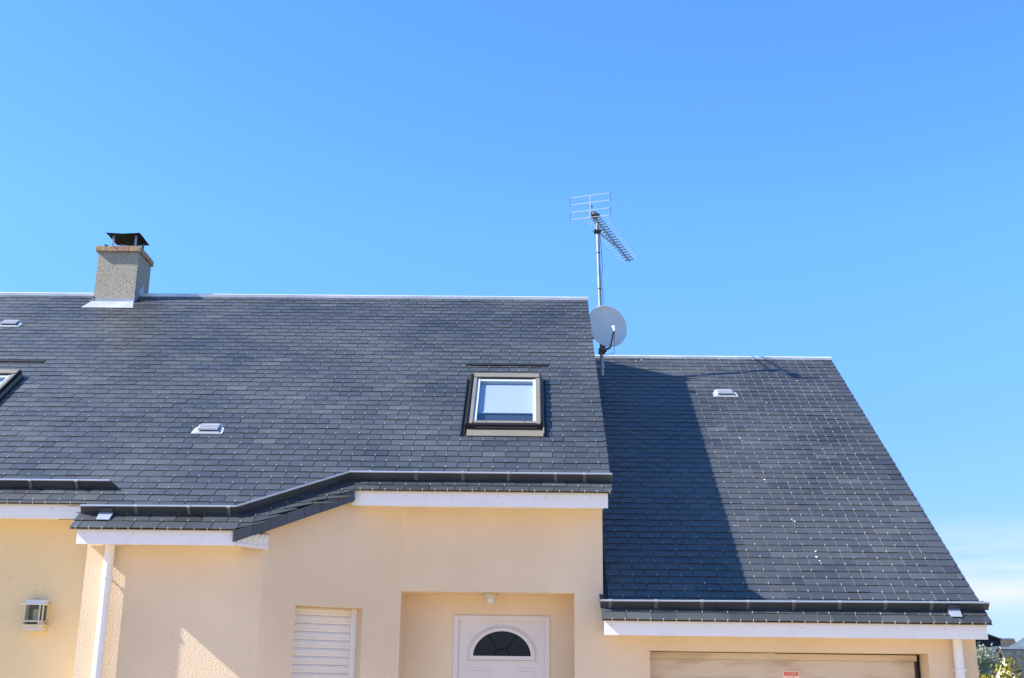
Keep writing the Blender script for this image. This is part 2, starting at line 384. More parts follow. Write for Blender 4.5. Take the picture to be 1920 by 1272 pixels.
# garage recess
GD = 11.25
mb.poly([(GX0, Y0, 0), (GX0, GD, 0), (GX0, GD, GZ), (GX0, Y0, GZ)]); mb.poly([(GX1, Y0, 0), (GX1, GD+.1, 0), (GX1, GD+.1, GZ), (GX1, Y0, GZ)])
mb.poly([(GX0, Y0, GZ), (GX1, Y0, GZ), (GX1, GD+.1, GZ), (GX0, GD+.1, GZ)])
# slanting wall with the shuttered window
P1 = Vector((-2.23, YB, 0)); P2 = Vector((-1.12, Y0, 0)); DD = (P2-P1).normalized(); DL = (P2-P1).length; DN = Vector((-DD.y, DD.x, 0))
def dw(t, z, r=0.0): return P1 + DD*t + DN*r + Vector((0, 0, z))
T0, T1, WZ, WB, WR = .309, .917, 2.332, 1.0, .20
def top_at(t): return zm(dw(t, 0).y)
for a, b, z0, full in ((0, T0, 0, 1), (T0, T1, WZ, 1), (T1, DL, 0, 1), (T0, T1, 0, 0)):
    za, zb = (top_at(a), top_at(b)) if full else (WB, WB)
    mb.poly([dw(a, z0), dw(b, z0), dw(b, zb), dw(a, za)])
mb.poly([dw(T0, WB), dw(T0, WB, WR), dw(T0, WZ, WR), dw(T0, WZ)]); mb.poly([dw(T1, WB), dw(T1, WB, WR), dw(T1, WZ, WR), dw(T1, WZ)])
mb.poly([dw(T0, WZ), dw(T1, WZ), dw(T1, WZ, WR), dw(T0, WZ, WR)]); mb.poly([dw(T0, WB), dw(T1, WB), dw(T1, WB, WR), dw(T0, WB, WR)])
# bay front, bay left cheek, left wall
wallq(-3.745, -2.23, 0, zm(YB), YB)
mb.poly([(-3.745, YB, 0), (-3.745, YL, 0), (-3.745, YL, zm(YL)), (-3.745, YB, zm(YB))])
mbl = MB(); mbl.poly([(-9.5, YL, 0), (-3.745, YL, 0), (-3.745, YL, zm(YL)), (-9.5, YL, zm(YL))]); mbl.build('side_wing_wall', M['stucco_y'], house)
# gables and back
yr = y1 + .015; zr = z1 - .06
def gable(x, ya, yb, zf, zp, yp):
    mb.poly([(x, ya, 0), (x, yb, 0), (x, yb, zf(2*yp-yb)), (x, yp, zp), (x, ya, zf(ya))])
gable(.69, Y0, 2*yr-Y0, zm, zr, yr); mb.poly([(-9.5, YL, 0), (-9.5, 2*yr-Y0, 0), (-9.5, 2*yr-Y0, zm(Y0)), (-9.5, yr, zr), (-9.5, YL, zm(YL))])
mb.poly([(-9.5, 2*yr-Y0, 0), (.69, 2*yr-Y0, 0), (.69, 2*yr-Y0, zm(Y0)), (-9.5, 2*yr-Y0, zm(Y0))])
ygp = yg + .015; gable(3.955, Y0, 2*ygp-Y0, zgf, zg-.06, ygp)
mb.poly([(.69, 2*ygp-Y0, 0), (3.955, 2*ygp-Y0, 0), (3.955, 2*ygp-Y0, ztg), (.69, 2*ygp-Y0, ztg)])
mb.build('wall', M['stucco'], house)

# --- white fascias and soffits
def fascia(x0, x1, y, z0, z1, ends=True):
    mb = MB(); mb.box(x0, x1, y, y+.018, z0, z1)
    n = int((x1-x0)/.42) + 1
    for i in range(n):
        xx = x0 + .06 + i*.41
        if xx < x1 - .02: mb.tube((xx, y-.001, z1-.045), (xx, y+.004, z1-.045), .0035, n=8, mi=1)
    return mb.build('fascia', [M['white'], M['gutter']], house)
FM = (3.213, 3.348); FB = (2.783, 2.914); FL = (3.037, 3.166); FG = (2.125, 2.252)
fascia(-1.537, .722, 10.722, *FM)
fb = fascia(-3.746, -2.41, 10.152, *FB)
fascia(-9.5, -3.80, 10.482, *FL)
fascia(.683, 3.972, 10.772, *FG)
mb = MB()
def soff(x0, x1, y0, y1, z): mb.box(x0, x1, y0, y1, z, z+.008)
soff(-1.45, .70, 10.742, Y0-.003, 3.245); soff(-3.735, -2.43, 10.172, YB-.003, 2.81)
soff(-9.5, -3.75, 10.502, YL-.003, 3.065); soff(.70, 3.96, 10.792, Y0-.003, 2.155)
# boxed eaves ends, planked
for i in range(7): pass
mb.build('soffit', M['white'], house)
mb = MB()   # planked closing panel beside the bay
a = Vector((-2.41, 10.165, 0)); b = Vector((-2.20, 10.435, 0)); n = 6
for i in range(n):
    p = a.lerp(b, i/n); q = a.lerp(b, (i+.93)/n); o_ = Vector((.004, -.003, 0))
    mb.prism([p+Vector((0, 0, 2.805)), q+Vector((0, 0, 2.805)), q+Vector((0, 0, 2.91)), p+Vector((0, 0, 2.87))], [p+o_+Vector((0, 0, 2.805)), q+o_+Vector((0, 0, 2.805)), q+o_+Vector((0, 0, 2.91)), p+o_+Vector((0, 0, 2.87))])
mb.prism([a+Vector((0, 0, 2.785)), b+Vector((0, 0, 2.785)), b+Vector((-.01, .01, 2.785)), a+Vector((-.01, .01, 2.785))], [a+Vector((0, 0, 2.87)), b+Vector((0, 0, 2.91)), b+Vector((-.01, .01, 2.91)), a+Vector((-.01, .01, 2.87))])
mb.prism([a+Vector((.008, -.006, 2.783)), b+Vector((.008, -.006, 2.783)), b+Vector((0, 0, 2.783)), a+Vector((0, 0, 2.783))], [a+Vector((.008, -.006, 2.806)), b+Vector((.008, -.006, 2.806)), b+Vector((0, 0, 2.806)), a+Vector((0, 0, 2.806))])
mb.build('closing_panel', M['white'], house)
# slate-hung band along the slanting eaves
mb = MB(); A = PM(XB, S_BAY, -.004); B = PM(XC, S_MID, -.004); D = B - A; n = 7; out = Vector((D.y, -D.x, 0)).normalized()
for i in range(-0, n):
    p = A + D*(i/n); q = A + D*((i+.985)/n); hgt = .096; dr = Vector((0, 0, -hgt)); o1 = out*(.004+.0008*(i % 2)); o2 = out*.010
    mb.prism([p+o1, q+o1, q+o1+dr, p+o1+dr+Vector((0, 0, random.uniform(-.003, .003)))], [p+o2, q+o2, q+o2+dr, p+o2+dr], 0, random.uniform(.1, .5))
mb.prism([A-out*.015, B-out*.015, B-out*.015+Vector((0, 0, -.085)), A-out*.015+Vector((0, 0, -.085))], [A+out*.002, B+out*.002, B+out*.002+Vector((0, 0, -.085)), A+out*.002+Vector((0, 0, -.085))], 0, .3)
# sloping underside
mb.prism([A+Vector((0, 0, -.088)), B+Vector((0, 0, -.088)), B+Vector((.02, .11, -.03)), A+Vector((.17, .31, .02))], [A+Vector((0, 0, -.082)), B+Vector((0, 0, -.082)), B+Vector((.02, .11, -.024)), A+Vector((.17, .31, .026))], 0, .3)
mb.build('slate_hung_eaves', M['slate'], house, attr=True)

# --- gutters standing on the slates
GH = .090
def gutter(P, pts, end0, end1, brk, taper=0.0):
    mb = MB()
    for (a, b) in zip(pts, pts[1:]):
        A = P(a[0], a[1], .012); B = P(b[0], b[1], .012); At = P(a[0], a[1], GH); Bt = P(b[0]-(taper if b is pts[-1] else 0), b[1], GH)
        up = P(0, .006, 0) - P(0, 0, 0)
        mb.prism([A, B, Bt, At], [A+up, B+up, Bt+up, At+up])
        A2 = P(a[0], a[1]+.12, .024); B2 = P(b[0]-(.14 if taper and b is pts[-1] else 0), b[1]+.12, .024)
        mb.prism([A+up, B+up, B2, A2], [A+up*1.5+Vector((0, 0, .003)), B+up*1.5+Vector((0, 0, .003)), B2+Vector((0, 0, .003)), A2+Vector((0, 0, .003))])
        mb.tube(At, Bt, .0085, n=10, mi=1)
    for e, on in ((pts[0], end0), (pts[-1], end1)):
        if on:
            x, s = e; mb.prism([P(x, s, .012), P(x, s+.004, GH), P(x, s+.10, .030), P(x, s+.12, .014)], [P(x+.003, s, .012), P(x+.003, s+.004, GH), P(x+.003, s+.10, .030), P(x+.003, s+.12, .014)])
    g = mb.build('gutter', [M['gutter'], M['rim']], house, smooth=False)
    for (x, s) in brk:
        m = MB(); m.box(x-.014, x+.014, s-.0035, s-.001, .010, GH-.006, 0, T=lambda p: P(p.x, p.y, p.z))
        m.tube(P(x-.016, s, GH), P(x+.016, s, GH), .0115, n=10, mi=1); m.build('bracket', [M['bracket'], M['rim']], g)
    return g
def rng(a, b, d):
    r = []
    while a < b: r.append(a); a += d
    return r
g1 = gutter(PM, [(-3.78, -.49), (-2.455, -.475), (-1.58, .18), (XR+.008, .187)], True, True,
       [(x, -.485) for x in (-3.31, -2.86, -2.52)] + [(x, .185) for x in (-1.40, -.99, -.57, -.16, .26, .52)])
g2 = gutter(PM, [(-9.6, -.055), (-3.60, -.035)], False, False, [(x, -.045) for x in rng(-9.3, -3.7, .41)] , taper=.075)
g3 = gutter(PG, [(.655, .165), (XG+.03, .20)], True, True, [(x, .165+.035*(x-.655)/3.385) for x in rng(.74, 3.7, .40)])
def outlet(P, x, s, w, g):
    m = MB(); m.prism([P(x-w/2, s-.004, .012), P(x+w/2, s-.004, .012), P(x+w/2-.005, s-.115, .020), P(x-w/2+.005, s-.115, .020)],
                      [P(x-w/2, s-.004, .034), P(x+w/2, s-.004, .034), P(x+w/2-.005, s-.115, .024), P(x-w/2+.005, s-.115, .024)])
    m.box(x-w/2, x+w/2, s-.012, s-.003, .010, .075, 1, T=lambda p: P(p.x, p.y, p.z))
    m.build('outlet', [M['rim'], M['gutter']], g)
outlet(PM, -3.56, -.49, .12, g1); outlet(PG, 3.73, .195, .105, g3)

# --- downpipes
def downpipe(x, y, z1, zc):
    mb = MB(); mb.tube((x, y, 0), (x, y, z1), .041, n=28); mb.tube((x, y, zc-.26), (x, y, zc-.21), .0425, n=28) if False else None
    p = mb.build('downpipe', M['white'], house, smooth=True)
    m = MB(); m.tube((x, y, zc-.011), (x, y, zc+.011), .0455, n=28); m.box(x-.058, x-.040, y-.006, y+.006, zc-.010, zc+.010); m.box(x+.040, x+.058, y-.006, y+.006, zc-.010, zc+.010)
    m.box(x-.006, x+.006, y+.04, y+.065, zc-.006, zc+.006); m.build('pipe_clip', M['white'], p, smooth=True)
    m = MB(); m.tube((x-.049, y-.012, zc), (x-.049, y+.008, zc), .0035, n=8); m.build('screw', M['gutter'], p)
downpipe(-3.528, YB-.063, 2.80, 2.53); downpipe(3.772, Y0-.066, 2.15, 1.872)

# --- front door
dr = MB(); DX0, DX1, DZ = -.652, .226, 2.316; DY = PD-.012
dcx, dz0, R1, R2 = -.208, 1.958, .298, .262   # fanlight
def arc(r, n, y): return [(dcx + r*math.cos(math.pi*i/n), y, dz0 + r*.84*math.sin(math.pi*i/n)) for i in range(n+1)]
NA = 32
yF = PD + .012
outer = arc(R2, NA, yF)
# leaf around the arch
top = DZ - .045; xl, xr_ = DX0+.045, DX1-.045
rect = []
for (x, y, z) in outer:
    ang = math.atan2(z-dz0, x-dcx); c, s_ = math.cos(ang), math.sin(ang)
    tt = min(((xr_-dcx)/c) if c > 1e-6 else 9, ((xl-dcx)/c) if c < -1e-6 else 9, ((top-dz0)/s_) if s_ > 1e-6 else 9)
    rect.append((dcx + c*tt, yF, dz0 + s_*tt))
for i in range(NA): dr.poly([outer[i], outer[i+1], rect[i+1], rect[i]])
dr.poly([(xr_, yF, dz0), rect[0], rect[0], (xr_, yF, dz0)][:3]) if False else None
# corner fillers
dr.poly([(xl, yF, .02), (xr_, yF, .02), (xr_, yF, dz0), (xl, yF, dz0)])
def mk(i): return rect[i]
for i in range(NA):
    a, b = rect[i], rect[i+1]
    if abs(a[0]-xr_) < 1e-5 and abs(b[2]-top) < 1e-5: dr.poly([a, (xr_, yF, top), b])
    if abs(a[2]-top) < 1e-5 and abs(b[0]-xl) < 1e-5: dr.poly([a, (xl, yF, top), b])
# raised panels lower down
for px0, px1 in ((-.50, -.30), (-.10, .09)):
    for pz0, pz1 in ((1.06, 1.855), (.2, .9)):
        dr.box(px0, px1, yF-.004, yF-.0005, pz0, pz1); dr.box(px0+.03, px1-.03, yF-.010, yF-.004, pz0+.03, pz1-.03)
door = dr.build('front_door', M['door'], house)
m = MB()
m.box(DX0, DX0+.045, PD-.010, PD+.05, 0, DZ); m.box(DX1-.045, DX1, PD-.010, PD+.05, 0, DZ); m.box(DX0+.045, DX1-.045, PD-.010, PD+.05, DZ-.045, DZ)
m.build('door_frame', M['door'], door, bevel=.004)
m = MB(); a1 = arc(R1+.012, NA, 0); a2 = arc(R2, NA, 0)
def mould(ra, rb, yo, dp, zb0, zb1):
    oa = arc(ra, NA, yF-yo); ob = arc(rb, NA, yF-yo)
    for i in range(NA):
        m.prism([oa[i], oa[i+1], ob[i+1], ob[i]], [(p[0], p[1]-dp, p[2]) for p in (oa[i], oa[i+1], ob[i+1], ob[i])])
    m.box(dcx-ra, dcx+ra, yF-yo-dp, yF-yo, dz0+zb0, dz0+zb1)
mould(R1, R2, .001, .014, -.034, 0.0); mould(R1+.016, R1+.004, .0015, .007, -.052, -.040)
m.build('fanlight_frame', M['door'], door)
m = MB(); gl = arc(R2+.002, NA, yF+.012); m.poly([(dcx+R2+.002, yF+.012, dz0)] + gl[1:-1] + [(dcx-R2-.002, yF+.012, dz0)])
m.build('fanlight_glass', M['doorglass'], door)
m = MB()
for ang in (60, 120): 
    c, s_ = math.cos(R(ang)), math.sin(R(ang))*.84
    m.tube((dcx+c*.07, yF+.008, dz0+s_*.07), (dcx+c*R2, yF+.008, dz0+s_*R2), .0035, n=6)
pr = arc(.072, 14, yF+.008); m.path([(p[0], p[1], p[2]) for p in pr], .0035, n=6)
m.build('glazing_bar', M['black'], door)
m = MB(); m.tube((.13, yF-.05, 1.05), (.13, yF, 1.05), .010); m.tube((.13, yF-.05, 1.05), (.03, yF-.05, 1.05), .009); m.build('door_handle', M['steel'], door, smooth=True)

# --- shuttered window in the slanting wall
m = MB(); z = WB+.02; sr = WR-.02
def shut(t0, t1, z0, z1, r0, r1, mbb, mi=0):
    mbb.prism([dw(t0, z0, r0), dw(t1, z0, r0), dw(t1, z0, r1), dw(t0, z0, r1)], [dw(t0, z1, r0), dw(t1, z1, r0), dw(t1, z1, r1), dw(t0, z1, r1)], mi)
sw = MB()
lam = .069; z = WZ
while z > WB + .03:
    z0 = z - lam
    prof = [(z, .012), (z-.004, .005), (z-.022, .001), (z-.034, .003), (z-.037, .006), (z-.044, .004), (z-.060, .005), (z0+.004, .009), (z0+.003, .013), (z0, .013)]
    for (za, ra), (zb, rb) in zip(prof, prof[1:]):
        sw.poly([dw(T0, za, sr-.04+ra), dw(T1-.048, za, sr-.04+ra), dw(T1-.048, zb, sr-.04+rb), dw(T0, zb, sr-.04+rb)])
    z = z0
shutter = sw.build('roller_shutter', M['shut'], house)
m = MB(); shut(T1-.050, T1-.001, WB, WZ-.001, sr-.055, sr+.01, m); shut(T0+.001, T0+.02, WB, WZ-.001, sr-.055, sr+.01, m); m.build('guide_rail', M['white'], shutter, bevel=.002)
m = MB(); shut(T0-.03, T1+.03, WB-.04, WB, -.04, WR, m); m.build('window_sill', M['stucco'], house)

# --- garage door
m = MB()
m.box(GX0+.002, GX1-.060, GD, GD+.04, .01, GZ-.012)
gd = m.build('garage_door', M['gdoor'], house)
m = MB()
m.box(GX0+.002, GX1-.035, GD-.006, GD-.0005, GZ-.062, GZ-.010); m.box(GX0+.004, GX1-.062, GD-.004, GD-.0008, GZ-.072, GZ-.066)
m.box(GX0+.002, GX1-.062, GD-.003, GD-.0008, 1.44, 1.452)
for zz in (1.0, .6, .2): m.box(GX0+.002, GX1-.062, GD-.003, GD-.0008, zz, zz+.012)
m.build('door_rail', M['gdoor'], gd)
m = MB(); m.box(GX1-.059, GX1-.036, GD+.005, GD+.05, .01, GZ-.012); m.box(GX0+.002, GX1-.002, GD-.002, GD+.002, GZ-.006, GZ-.001); m.build('door_seal', M['plastic'], gd)
m = MB(); m.box(GX1-.034, GX1-.002, GD+.03, GD+.06, .01, GZ-.012); m.build('door_jamb', M['brown'], gd)
# warning sticker
m = MB(); sx0, sx1, sz0, sz1 = 2.300, 2.440, 1.775, 1.853
m.box(sx0, sx1, GD-.0022, GD-.0008, sz0, sz1, 1); m.box(sx0+.007, sx1-.007, GD-.0036, GD-.0024, sz1-.040, sz1-.007, 0)
def text(s_, size, x, z, y, mb_, mi):
    cu = bpy.data.curves.new('t', 'FONT'); cu.body = s_; cu.size = size; cu.align_x = 'CENTER'; cu.resolution_u = 2
    ob = bpy.data.objects.new('t', cu); me = bpy.data.meshes.new_from_object(ob)
    b = len(mb_.v); mb_.v += [(x + v.co.x, y, z + v.co.y) for v in me.vertices]
    for p in me.polygons: mb_.f.append(tuple(b+i for i in p.vertices)); mb_.m.append(mi); mb_.r.append(.5)
    bpy.data.objects.remove(ob); bpy.data.curves.remove(cu); bpy.data.meshes.remove(me)
text('NE PAS GENER', .0135, (sx0+sx1)/2, sz1-.0205, GD-.0042, m, 1); text('LA MANOEUVRE', .0135, (sx0+sx1)/2, sz1-.0350, GD-.0042, m, 1)
text('DE LA PORTE', .014, (sx0+sx1)/2, sz1-.058, GD-.0030, m, 0)
m.build('warning_sticker', [M['red'], M['pale']], gd)

# --- chimney
cx0, cx1, cy0, cy1 = -5.505, -4.987, 14.575, 15.10
m = MB(); m.box(cx0, cx1, cy0, cy1, 5.9, 7.012)
chim = m.build('chimney', M['render'], house)
m = MB()
qa, qb, ya, yb = -5.540, -4.962, 14.54, 15.135
n = 4; wx = (qb-qa)/n
for i in range(n):
    m.box(qa+i*wx+.003, qa+(i+1)*wx-.003, ya, ya+.11, 7.012, 7.083, (0, 0, 1, 0)[i]); m.box(qa+i*wx+.003, qa+(i+1)*wx-.003, yb-.11, yb, 7.012, 7.083, 0)
wy = (yb-ya-.22)/3
for i in range(3):
    m.box(qb-.11, qb, ya+.11+i*wy+.003, ya+.11+(i+1)*wy-.003, 7.012, 7.083, i % 2); m.box(qa, qa+.11, ya+.11+i*wy+.003, ya+.11+(i+1)*wy-.003, 7.012, 7.083, 1-i % 2)
m.box(qa+.004, qb-.004, ya+.004, yb-.004, 7.014, 7.079, 2)
m.build('coping', [M['tile'], M['tiler'], M['mortar']], chim, bevel=.003)
m = MB(); ccx, ccy = -5.225, 14.84
for rr, zz0, zz1 in ((.098, 7.078, 7.125), (.106, 7.118, 7.130)): m.tube((ccx, ccy-.02, zz0), (ccx, ccy-.02, zz1), rr, n=24)
m.build('flue_pot', M['zinc'], chim, smooth=True)
m = MB(); hx0, hx1, hy0, hy1, hz = -5.452, -5.016, 14.605, 15.05, 7.285
g = 6
def hp(i, j, dz=0):
    x = hx0 + (hx1-hx0)*i/g; y = hy0 + (hy1-hy0)*j/g; u = 1-abs(2*i/g-1)
    return (x, y, hz - .012*u + .004*math.sin(j) + dz)
for i in range(g):
    for j in range(g):
        m.prism([hp(i, j), hp(i+1, j), hp(i+1, j+1), hp(i, j+1)], [hp(i, j, .004), hp(i+1, j, .004), hp(i+1, j+1, .004), hp(i, j+1, .004)])
m.build('cowl', M['black'], chim)
for (x, y) in ((-5.37, 14.68), (-5.08, 14.68), (-5.37, 14.98), (-5.08, 14.98)):
    m = MB(); m.box(x-.014, x+.014, y-.003, y+.003, 7.08, 7.28); m.build('cowl_strap', M['steel'], chim)
m = MB(); m.prism([(-5.45, 14.60, 7.084), (-5.36, 14.60, 7.084), (-5.36, 14.70, 7.084), (-5.45, 14.70, 7.084)], [(-5.45, 14.60, 7.128), (-5.36, 14.60, 7.10), (-5.36, 14.70, 7.10), (-5.45, 14.70, 7.128)])
m.build('lead_wedge', M['black'], chim)
m = MB()
sA = (14.40-10.69)/CT; sB = (14.575-10.69)/CT
m.prism([PM(-5.575, sA, .014), PM(-4.925, sA, .014), PM(-4.987, sB, .014), PM(-5.52, sB, .014)], [PM(-5.575, sA, .019), PM(-4.925, sA, .019), PM(-4.987, sB, .024), PM(-5.52, sB, .024)])
m.box(cx0-.012, cx1+.006, cy0-.010, cy0-.002, 6.322, 6.385)
m.box(cx0-.012, cx1+.006, cy0-.016, cy0-.009, 6.316, 6.330)
m.prism([(cx1+.002, 14.56, 6.30), (cx1+.002, 14.875, 6.52), (cx1+.002, 14.875, 6.66), (cx1+.002, 14.85, 6.66), (cx1+.002, 14.56, 6.41)], [(cx1+.008, 14.56, 6.30), (cx1+.008, 14.875, 6.52), (cx1+.008, 14.875, 6.66), (cx1+.008, 14.85, 6.66), (cx1+.008, 14.56, 6.41)])
m.prism([(cx0-.002, 14.56, 6.30), (cx0-.002, 14.875, 6.52), (cx0-.002, 14.85, 6.66), (cx0-.002, 14.56, 6.41)], [(cx0-.008, 14.56, 6.30), (cx0-.008, 14.875, 6.52), (cx0-.008, 14.85, 6.66), (cx0-.008, 14.56, 6.41)])
m.build('flashing', M['zinc'], chim)

# --- roof vents
def vent(P, x, s):
    m = MB(); T = lambda p: P(x+p.x, s+p.y, p.z)
    m.prism([T(Vector(p)) for p in ((-.152, 0, .013), (.152, 0, .013), (.145, .13, .010), (.09, .20, .008), (-.09, .20, .008), (-.145, .13, .010))],
            [T(Vector(p)) for p in ((-.152, 0, .019), (.152, 0, .019), (.145, .13, .016), (.09, .20, .014), (-.09, .20, .014), (-.145, .13, .016))])
    m.prism([T(Vector(p)) for p in ((-.120, .012, .019), (.120, .012, .019), (.118, .20, .016), (-.118, .20, .016))],
            [T(Vector(p)) for p in ((-.112, .020, .026), (.112, .020, .026), (.110, .195, .022), (-.110, .195, .022))])
    v = m.build('roof_vent', M['zinc'], house)
    m = MB()
    m.prism([T(Vector(p)) for p in ((-.100, .036, .040), (.100, .036, .040), (.096, .195, .026), (-.096, .195, .026))],
            [T(Vector(p)) for p in ((-.096, .040, .047), (.096, .040, .047), (.090, .198, .032), (-.090, .198, .032))])
    for i in range(8):
        for j in range(3):
            a = -.080 + i*.0228; b = .058 + j*.047; h0 = .0475 - (b-.04)*.095
            m.prism([T(Vector((a-.006, b-.014, h0))), T(Vector((a+.006, b-.014, h0))), T(Vector((a+.006, b+.014, h0-.002))), T(Vector((a-.006, b+.014, h0-.002)))],
                    [T(Vector((a-.006, b-.014, h0+.002))), T(Vector((a+.006, b-.014, h0+.002))), T(Vector((a+.006, b+.014, h0))), T(Vector((a-.006, b+.014, h0)))], 1)
    m.build('perforated_hood', [M['zinc'], M['darkin']], v)
vent(PM, -3.108, 1.085); vent(PM, -6.235, 3.97); vent(PG, 2.435, 4.765)

# --- skylights
def skylight(dx, ds):
    T = lambda p: PM(p.x+dx, p.y+ds, p.z)
    def bx(m, *a, mi=0): m.box(*a, mi, T=T)
    x0, x1, s0, s1 = -.597, .152, 1.245, 2.515
    m = MB(); bx(m, x0-.012, x0+.029, s0-.01, s1, 0, .066); bx(m, x1-.018, x1-.002, s0, s1, 0, .070); bx(m, x0+.030, x1-.018, s1-.02, s1, 0, .070); bx(m, x0+.030, x1-.018, s0-.008, s0+.02, 0, .074)
    sk = m.build('skylight', M['brown'], house)
    m = MB(); bx(m, x0+.030, x0+.062, s0+.012, s1-.115, .062, .080); bx(m, x1-.062, x1-.020, s0+.012, s1-.115, .062, .080)
    bx(m, x0+.030, x1-.024, s1-.100, s1, .066, .084); bx(m, x0+.064, x1-.064, s0+.040, s0+.085, .050, .072)
    bx(m, x0+.028, x0+.064, (s0+s1)/2+.01, (s0+s1)/2+.016, .079, .083); bx(m, x1-.064, x1-.018, (s0+s1)/2+.01, (s0+s1)/2+.016, .079, .083)
    bx(m, x0+.10, x1-.05, s0-.012, s0-.002, .040, .046)
    m.build('cover_frame', M['taupe'], sk)
    m = MB(); bx(m, x0+.032, x1-.02, s1-.114, s1-.101, .060, .076); bx(m, x1-.019, x1-.004, s0+.03, s1-.005, .072, .086); bx(m, x0-.004, x0+.011, s0+.0, s1-.004, .060, .078)
    for q in (-.40, -.02): bx(m, q-.005, q+.005, s0+.060, s0+.070, .0722, .076)
    m.build('hood_strip', M['brown'], sk)
    m = MB(); bx(m, x0+.062, x0+.098, s0+.085, s1-.116, .028, .066); bx(m, x1-.094, x1-.062, s0+.085, s1-.116, .028, .066); bx(m, x0+.098, x1-.094, s1-.165, s1-.116, .028, .062)
    m.build('sash', M['sash'], sk)
    m = MB(); bx(m, x0+.098, x1-.094, s0+.085, s1-.166, .048, .053); m.build('window_pane', M['glass'], sk)
    m = MB(); bx(m, x0+.075, x1-.075, s0+.375, s1-.13, .016, .020); bx(m, x0+.085, x1-.085, s0+.365, s0+.39, .0205, .028); m.build('roller_blind', M['blind'], sk)
    m = MB(); bx(m, x0+.031, x1-.019, s0+.021, s1-.021, .002, .008); m.build('dark_room_sheet', M['darkin'], sk)  # dark sheet stands in for the unlit room behind the pane
    m = MB()
    m.prism([T(Vector(p)) for p in ((x0+.01, 1.095, .016), (x1+.006, 1.095, .016), (x1+.006, s0, .016), (x0+.01, s0, .016))], [T(Vector(p)) for p in ((x0+.01, 1.095, .021), (x1+.006, 1.095, .021), (x1+.006, s0, .026), (x0+.01, s0, .026))])
    bx(m, x1+.004, x1+.016, 1.10, s1-.03, .010, .052)
    m.build('apron_flashing', M['taupe'], sk)
    m = MB(); bx(m, x0-.050, x0-.005, 1.10, s1-.04, .012, .018); bx(m, x1+.017, x1+.045, 1.10, s1-.05, .012, .018); bx(m, x0-.05, x0-.040, 1.10, s1-.04, .012, .032)
    bx(m, -.680, .237, 2.885, 2.955, .014, .020); bx(m, -.680, .237, 2.885, 2.895, .0205, .026)  # bar above the window: shadow of the underlay edge, made as a dark strip
    m.build('flashing_and_shadow_bar', M['brown'], sk)
    return sk
skylight(0, 0); skylight(-5.606, -.02)

# ================================================================= things on the house
# --- wall lantern
wl = tag(empty('wall_lantern', (-4.235, 10.78, 2.10)), 'small white box lantern with dark panes on the cream wall left of the downpipe', 'lamp')
m = MB(); X0, X1, yw, yf = -4.318, -4.150, 10.779, 10.665
m.box(X0, X1, yf, yw, 2.098, 2.150)
for (a, b) in ((X0, X0+.010), (X0+.128, X0+.140), (X1-.010, X1)): m.box(a, b, yf+.001, yf+.012, 2.150, 2.318)
m.box(X1-.011, X1-.001, yf+.012, yw-.04, 2.150, 2.175); m.box(X0, X1-.001, yf+.0005, yf+.012, 2.172, 2.188); m.box(X0+.140, X1-.010, yf+.001, yf+.012, 2.150, 2.172)
m.box(X1-.010, X1, yw-.02, yw, 2.150, 2.318); m.box(X0, X0+.01, yw-.02, yw, 2.150, 2.318)
m.build('frame', M['cream'], wl, bevel=.0015)
m = MB(); m.box(X0-.018, X1+.018, yf-.014, yw, 2.145, 2.151); m.box(X0-.014, X1+.014, yf-.010, yw, 2.180, 2.184); m.build('rim', M['cream'], wl)
m = MB(); m.box(X0-.022, X1+.024, yf-.016, yw, 2.318, 2.325)
n = 8
pr = [(yf+.008, 2.325), (yf+.006, 2.345), (yf+.02, 2.358), (yf+.05, 2.365), (yw-.001, 2.367), (yw-.001, 2.325)]
m.prism([(X0+.004, a, b) for a, b in pr], [(X1-.004, a, b) for a, b in pr]); m.build('cap', M['white'], wl, bevel=.002)
m = MB(); m.box(X0+.011, X1-.012, yf+.013, yw-.003, 2.151, 2.316); m.build('pane', M['lampglass'], wl)
m = MB(); m.tube((-4.235, 10.725, 2.19), (-4.235, 10.725, 2.28), .022, n=12); m.build('bulb', M['white'], wl, smooth=True)
# --- porch light
pl_ = tag(empty('porch_light', (-.315, 11.20, 2.497)), 'small round cream ceiling light above the white arched front door', 'lamp')
m = MB(); m.tube((-.315, 11.17, 2.494), (-.315, 11.17, 2.470), .066, .070, n=28); m.tube((-.315, 11.17, 2.470), (-.315, 11.17, 2.464), .052, .048, n=28); m.build('base', M['cream'], pl_, smooth=True)
m = MB()
rings = [(.050, 2.464), (.050, 2.440), (.043, 2.418), (.028, 2.403), (.006, 2.398)]
for (r0, a), (r1, b) in zip(rings, rings[1:]): m.tube((-.315, 11.17, a), (-.315, 11.17, b), r0, r1, n=24, cap=False)
m.build('dome', M['cream'], pl_, smooth=True)
m = MB(); m.tube((-.315, 11.128, 2.434), (-.315, 11.119, 2.432), .016, n=16); m.build('lens', M['dish'], pl_, smooth=True)

